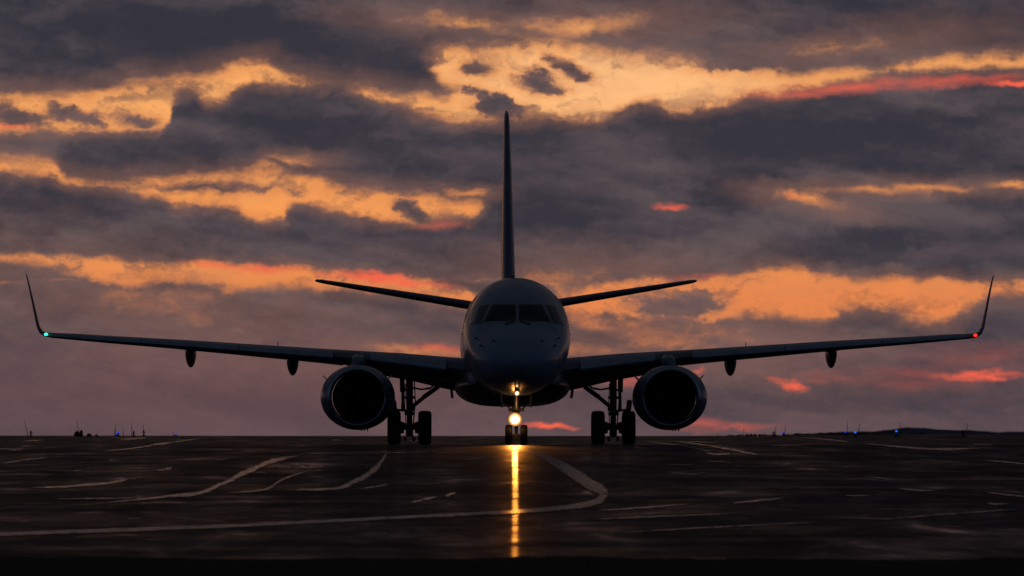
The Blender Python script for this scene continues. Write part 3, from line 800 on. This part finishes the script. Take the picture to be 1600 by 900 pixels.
# --- landing gear
def wheel(name, c, r, w, parent):
    bm = bmesh.new(); h = w/2
    prof = [(-h*.80, r*.50), (-h*.92, r*.58), (-h, r*.74), (-h*.96, r*.88), (-h*.80, r*.965), (-h*.5, r*.995), (-h*.45, r*.985), (-h*.40, r), (-h*.04, r), (0, r*.985), (h*.04, r),
            (h*.40, r), (h*.45, r*.985), (h*.5, r*.995), (h*.80, r*.965), (h*.96, r*.88), (h, r*.74), (h*.92, r*.58), (h*.80, r*.50)]
    lathe(bm, prof, 'X', c, 48)
    for q in (-1, 1):
        lathe(bm, [(q*h*.80, r*.50), (q*h*.66, r*.46), (q*h*.45, r*.30), (q*h*.7, r*.20), (q*h*.75, .001)], 'X', c, 32, mi=1)
    return link_mesh(name, bm, [M_tyre, M_hub], parent, angle=45)
for s in (-1, 1):
    gx, gy = s*3.02, 17.4
    g = empty('main_landing_gear', (gx, gy, 0)); g.parent = air
    bm = bmesh.new()
    tube(bm, (0, 0, .95), (0, 0, 2.15), .10, .11, 20); tube(bm, (0, 0, .45), (0, 0, .98), .085, .085, 20)
    tube(bm, (0, 0, .86), (0, 0, .97), .15, .15, 20); tube(bm, (0, 0, 1.35), (0, 0, 1.43), .155, .155, 20)
    box(bm, (0, .02, .36), (.22, .30, .26), None, .04)
    for q in (-1, 1): tube(bm, (q*.05, 0, .55), (q*.22, 0, .60), .03); box(bm, (q*.13, 0, .17), (.09, .16, .14), None, .02); box(bm, (q*.14, 0, .60), (.06, .1, .09), None, .02)
    path_tube(bm, [(.14, -.05, 1.9), (.17, -.1, 1.3), (.14, -.12, .9), (.1, -.08, .5)], .018)
    path_tube(bm, [(-.12, -.12, 1.8), (-.14, -.13, 1.1), (-.1, -.1, .55)], .014)
    link_mesh('strut', bm, M_gear, g)
    bm = bmesh.new(); tube(bm, (-.46, 0, .5), (.46, 0, .5), .075, n=20)
    for q in (-1, 1):
        lathe(bm, [(q*.16, .16), (q*.27, .19), (q*.30, .10)], 'X', (0, 0, .5), 20, cap=True)
    link_mesh('axle', bm, M_gear, g)
    for q in (-1, 1): wheel('wheel', (q*.455, 0, .5), .5, .40, g)
    bm = bmesh.new()   # side brace towards the fuselage, with its lock link
    d = -s
    beam(bm, (d*.10, 0, 1.13), (d*.45, 0, 1.42), .09, .12); beam(bm, (d*.42, 0, 1.40), (d*.86, 0, 1.72), .12, .14)
    box(bm, (d*.10, 0, 1.07), (.14, .16, .16), None, .03); box(bm, (d*.47, 0, 1.44), (.12, .18, .12), None, .03)
    path_tube(bm, [(d*.08, 0, 1.68), (d*.35, 0, 1.63), (d*.60, 0, 1.66), (d*.70, 0, 1.74)], .028); box(bm, (d*.55, .0, 1.66), (.10, .08, .07), None, .015)
    link_mesh('side_brace', bm, M_gear, g)
    bm = bmesh.new()   # retraction rod on the outer side
    tube(bm, (-d*.20, .02, 1.02), (-d*.20, .02, 1.62), .045); tube(bm, (-d*.21, .02, 1.55), (-d*.22, .02, 1.95), .075); box(bm, (-d*.20, .02, 1.10), (.10, .10, .22), None, .02)
    tube(bm, (-d*.08, 0, 1.40), (-d*.22, .02, 1.40), .03); tube(bm, (-d*.10, 0, 1.0), (-d*.42, .02, 1.03), .035); tube(bm, (-d*.10, 0, 1.62), (-d*.22, 0, 1.62), .03)
    link_mesh('retraction_rod', bm, M_gear, g)
    bm = bmesh.new()   # torque links behind
    beam(bm, (0, .14, .95), (0, .42, .70), .12, .05); beam(bm, (0, .42, .70), (0, .14, .42), .12, .05); link_mesh('torque_link', bm, M_gear, g)
    bm = bmesh.new(); box(bm, (-d*.46, .05, 1.16), (.16, .75, .34), Matrix.Rotation(R(8*-d), 3, 'Y'), .06)
    link_mesh('gear_door', bm, M_belly, g)
    # inner fairing tab by the belly
    bm = bmesh.new(); box(bm, (d*1.25, -1.2, 1.50), (.08, .5, .28), Matrix.Rotation(R(-8*d), 3, 'Y'), .03); link_mesh('door_edge', bm, M_belly, g)
# nose gear
ng = empty('nose_landing_gear', (-.01, 3.7, 0)); ng.parent = air
bm = bmesh.new()
tube(bm, (0, 0, .55), (0, 0, 1.6), .075, .085, 18); tube(bm, (0, 0, .25), (0, 0, .6), .05, n=18); tube(bm, (0, 0, .92), (0, 0, 1.06), .12, .12, 18); tube(bm, (0, 0, .60), (0, 0, .68), .10, .10, 18)
box(bm, (0, 0, .22), (.13, .16, .17), None, .03); box(bm, (-.14, .02, .98), (.16, .12, .10), None, .02); box(bm, (.14, .02, .98), (.16, .12, .10), None, .02)
link_mesh('strut', bm, M_gear, ng)
bm = bmesh.new(); tube(bm, (-.2, 0, .28), (.2, 0, .28), .035); link_mesh('axle', bm, M_gear, ng)
for q in (-1, 1): wheel('wheel', (q*.21, 0, .28), .28, .20, ng)
bm = bmesh.new(); tube(bm, (0, -.05, .95), (0, -1.0, 1.52), .035); 
for q in (-1, 1): tube(bm, (q*.06, 0, .95), (q*.40, .1, 1.16), .018)
link_mesh('drag_brace', bm, M_gear, ng)
bm = bmesh.new(); beam(bm, (0, .09, .62), (0, .28, .45), .07, .03); beam(bm, (0, .28, .45), (0, .08, .28), .07, .03); link_mesh('torque_link', bm, M_gear, ng)
for q in (-1, 1):
    bm = bmesh.new(); box(bm, (q*.41, -.1, 1.27), (.03, 1.25, .46), Matrix.Rotation(R(3*q), 3, 'Y'), .012); box(bm, (q*.40, .42, 1.10), (.05, .10, .12), None, .01)
    link_mesh('gear_door', bm, M_belly, ng)
# landing light on the strut and a taxi light above it, each a housing with a lit face
def lamp_mat(name, r, strength):
    """reflector lamp: filament image hot in the middle, the bowl's rim dimmer and more orange"""
    m, nt, b = new_mat(name); x, y, z = sep(nt, obj_coords(nt))
    q = (x*x+z*z)._m('SQRT')*(1/r)
    k = q.ss(1.0, .1).pw(2.2)
    nt.links.new(mixc(nt, q.ss(.25, 1.0), (1.0, .72, .36), (1.0, .36, .07)).s, b.inputs['Emission Color'])
    nt.links.new((k*strength+.7).s, b.inputs['Emission Strength']); b.inputs['Base Color'].default_value = (.1, .1, .1, 1)
    return m
def lampset(name, c, r, strength, power, mat_name, spread):
    bm = bmesh.new(); lathe(bm, [(.14, .02), (.12, r*.6), (.05, r*.95), (-.02, r*1.06), (-.03, r*1.06), (-.03, r), (-.015, r*.99)], n=32)
    h = link_mesh(name, bm, M_gear, ng); h.location = c
    bm = bmesh.new(); lathe(bm, [(-.012, r*.985), (-.022, r*.6), (-.027, .001)], n=32)
    f = link_mesh('lamp_face', bm, lamp_mat(mat_name, r, strength), h)
    ld = bpy.data.lights.new(name+'_beam', 'SPOT'); l = bpy.data.objects.new(name+'_beam', ld); COL.objects.link(l); l.parent = h
    ld.energy = power; ld.color = (1.0, .31, .04); ld.specular_factor = 1.0; ld.spot_size = R(spread); ld.spot_blend = 1.0; ld.shadow_soft_size = r*.4
    l.location = (0, -.09, 0); l.rotation_euler = (R(-95 if power > 10 else -90)+math.pi*0, 0, 0)
    return h
lampset('landing_light', (-.04, -.16, .71), .185, 26, 1500, 'landing_light_glow', 36)
sp = bpy.data.lights.new('lamp_spill', 'POINT'); so = bpy.data.objects.new('lamp_spill', sp); COL.objects.link(so); so.parent = ng
sp.energy = 5; sp.specular_factor = .15; sp.color = (1, .42, .1); sp.shadow_soft_size = .12; so.location = (-.04, -.42, .72)
tx = lampset('taxi_light', (-.01, -2.35, 1.42), .07, 9, .2, 'taxi_light_glow', 40)
bm = bmesh.new(); box(bm, (0, .12, .09), (.15, .10, .20), None, .02); box(bm, (0, .30, .10), (.10, .5, .04), None, .01); link_mesh('lamp_bracket_shield', bm, M_gear, tx)  # bracket, its plate widened to block the lamp's reflection in the belly skin

# ================================================================== edge lights, snow poles and clutter at the far edge
def at(px, D): 
    x = (px-800)/FPX*D; return (x, D, EYE+gz(x, D))
M_blue = emis('taxiway_light_blue', (.01, .06, 1.0), .8)
M_blue2 = emis('taxiway_light_pale_blue', (.02, .16, 1.0), 1.2)
def edge_light(px, D, hpx, lit, label, group='edge lights along the taxiway'):
    p = at(px, D); h = hpx/FPX*D
    t = empty('taxiway_light', p); tag(t, label, 'edge light', group)
    bm = bmesh.new(); tube(bm, (0, 0, -.03), (0, 0, .05), .14, .12, 16); tube(bm, (0, 0, .04), (0, 0, h*.62), .05, n=12); tube(bm, (0, 0, h*.60), (0, 0, h*.72), .10, .11, 14)
    link_mesh('stem', bm, M_post, t)
    bm = bmesh.new(); lathe(bm, [(h*.74, .055), (h*.74+.06, .05), (h*.74+.09, .03), (h*.74+.10, .001)], 'Z', n=16)
    link_mesh('lens', bm, {0: M_post, 1: M_blue, 2: M_blue2}[lit], t)
    return t
def snow_pole(px, D, hpx, lean, label, group='snow poles at the taxiway edge'):
    p = at(px, D); h = hpx/FPX*D
    bm = bmesh.new(); dx_ = lean/FPX*D
    n = 6
    for i in range(n): tube(bm, (dx_*i/n, 0, h*i/n-.02*(i == 0)), (dx_*(i+1)/n, 0, h*(i+1)/n), .022-.002*i, .020-.002*i, 8, mi=i % 2)
    o = link_mesh('snow_pole', bm, [M_pole, M_post], None); o.location = p; tag(o, label, 'snow pole', group); return o
# left field
snow_pole(44, 430, 25, -6, 'leftmost snow pole, thin and leaning outward beside a dark stub light')
edge_light(48.5, 428, 9, 0, 'unlit dark edge light next to the leftmost leaning pole')
snow_pole(124, 440, 24, -4, 'thin snow pole leaning over the dark shrub clump')
snow_pole(180.5, 450, 21, .5, 'thin snow pole just left of the raised blue light')
snow_pole(178.5, 470, 10, 0, 'very short stake against the pole by the blue light')
edge_light(185, 455, 6.5, 1, 'lit blue edge light between two poles at the left, the higher of the pair')
edge_light(182.3, 505, 2.5, 1, 'lit blue edge light low on the left horizon, just under the brighter one')
snow_pole(192.5, 500, 12, 0, 'short faint snow pole right of the left blue lights')
snow_pole(206, 455, 22, 0, 'upright snow pole with a dark stub light close to its right')
edge_light(209, 450, 8, 0, 'unlit edge light between the two upright poles on the left')
snow_pole(224, 452, 20, 0, 'upright snow pole rising directly out of an unlit edge light')
edge_light(224.8, 446, 9, 0, 'unlit edge light at the foot of the last tall pole on the left')
snow_pole(271, 515, 6, 0, 'tiny snow pole alone near a faint blue light, left of the engine')
edge_light(274.5, 515, 2.2, 1, 'faint blue edge light sunk on the horizon between wing and left poles')
# right field
snow_pole(1121, 500, 5, 0, 'tiny stake on the horizon just right of the right engine')
snow_pole(1162, 480, 11, 0, 'short snow pole at the left end of the low dark tufts')
edge_light(1208.8, 455, 6.5, 0, 'unlit edge light paired with an upright pole, right of the low tufts')
snow_pole(1211.5, 458, 17, .5, 'upright snow pole beside the unlit light, right of the low tufts')
edge_light(1224, 450, 6, 1, 'dim deep blue edge light beside a slightly leaning pole')
snow_pole(1225.5, 450, 18, 2, 'slightly leaning snow pole right of the dim deep blue light')
edge_light(1320.8, 420, 8, 1, 'deep blue edge light beside the tallest upright pole at the right')
snow_pole(1323.5, 420, 24, .5, 'tallest upright snow pole, between the two close blue lights at the right')
edge_light(1336.3, 395, 8.5, 2, 'brighter pale blue edge light, lower of the close pair at the right')
snow_pole(1340, 395, 21, 3.5, 'snow pole leaning right beside the lower pale blue light')
edge_light(1400.5, 400, 10, 2, 'pale blue edge light alone in front of the far hill')
snow_pole(1405, 400, 22, 2, 'snow pole leaning right beside the lone pale blue light at the hill')
edge_light(1504.5, 385, 9.5, 0, 'rightmost edge light, unlit, dark against the hill')
snow_pole(1509.5, 385, 22, 2, 'rightmost snow pole, leaning right beside the unlit light')

M_shrub = surf('shrub_dark', (.03, .032, .02), .9, spec=.1)
def shrub(px, D, wpx, hpx, label, nleaf=420, group='dark clumps on the skyline'):
    p = at(px, D); w = wpx/FPX*D/2; h = hpx/FPX*D
    t = empty('shrub', p); tag(t, label, 'shrub', group)
    bm = bmesh.new()
    for i in range(nleaf):
        a = random.random()*6.28; r_ = random.random()**.5; z = random.random()**.8
        k = math.sqrt(max(0, 1-z*z*.8))*(.75+.25*math.sin(a*3+px))
        c = Vector((math.cos(a)*w*r_*k, math.sin(a)*w*.6*r_*k, z*h*(.8+.25*math.sin(a*2+px))))
        d = Vector((random.uniform(-1, 1), random.uniform(-1, 1), random.uniform(-.4, 1))).normalized()*random.uniform(.05, .11)
        e = d.orthogonal().normalized()*.03
        bm.faces.new([bm.verts.new(c-d), bm.verts.new(c+e), bm.verts.new(c+d), bm.verts.new(c-e)])
    link_mesh('foliage', bm, M_shrub, t, smooth=False)
    bm = bmesh.new()
    for i in range(7):
        a = i*.9; tube(bm, (0, 0, -.04), (math.cos(a)*w*.5, math.sin(a)*w*.3, h*.7), .02, .006, 6)
    link_mesh('stem', bm, M_post, t)
    return t
shrub(120, 438, 9, 7.5, 'rounded dark shrub at the foot of the leaning pole', 700)
shrub(127, 436, 4.5, 9, 'narrow upright dark shrub touching the rounded one', 300)
shrub(139, 440, 8, 3.5, 'low dark clump right of the pole with shrubs', 300)
shrub(151, 446, 5, 1.6, 'flattest dark tuft at the right end of the left clumps', 120)
for i, (px, w, h) in enumerate(((1167, 5, 1.8), (1173, 5, 2.2), (1180, 6, 1.9), (1187, 5, 1.2))):
    shrub(px, 470, w, h, ['low dark tuft touching the short pole at its right', 'second low tuft from the short pole, the fullest of its row', 'third low tuft from the short pole, wide and flat', 'last and smallest low tuft in the row right of the engine'][i], 120, 'low tufts on the right skyline')

# rough grass in the near verge
bm = bmesh.new()
for i in range(15000):
    D = random.uniform(74, 92.6); x = random.uniform(-8.5, 8.5)
    if D > 91.6+.55*math.sin(x*.8+1)+.35*math.sin(x*2.3)+random.gauss(0, .3): continue
    h = random.uniform(.015, .045)*(1+.5*math.sin(x*.9+D*.5)); a = random.random()*6.28; w = .006
    b0 = Vector((x, D, EYE+gz(x, D)-.05)); t_ = Vector((random.gauss(0, .03), random.gauss(0, .03), h+.05))
    e = Vector((math.cos(a), math.sin(a), 0))*w
    bm.faces.new([bm.verts.new(b0-e), bm.verts.new(b0+e), bm.verts.new(b0+t_)])
tag(link_mesh('grass', bm, surf('verge_grass', (.035, .035, .02), .9, spec=.1), None, smooth=False), 'dark blurred verge grass along the bottom of the picture', 'grass', kind='stuff')
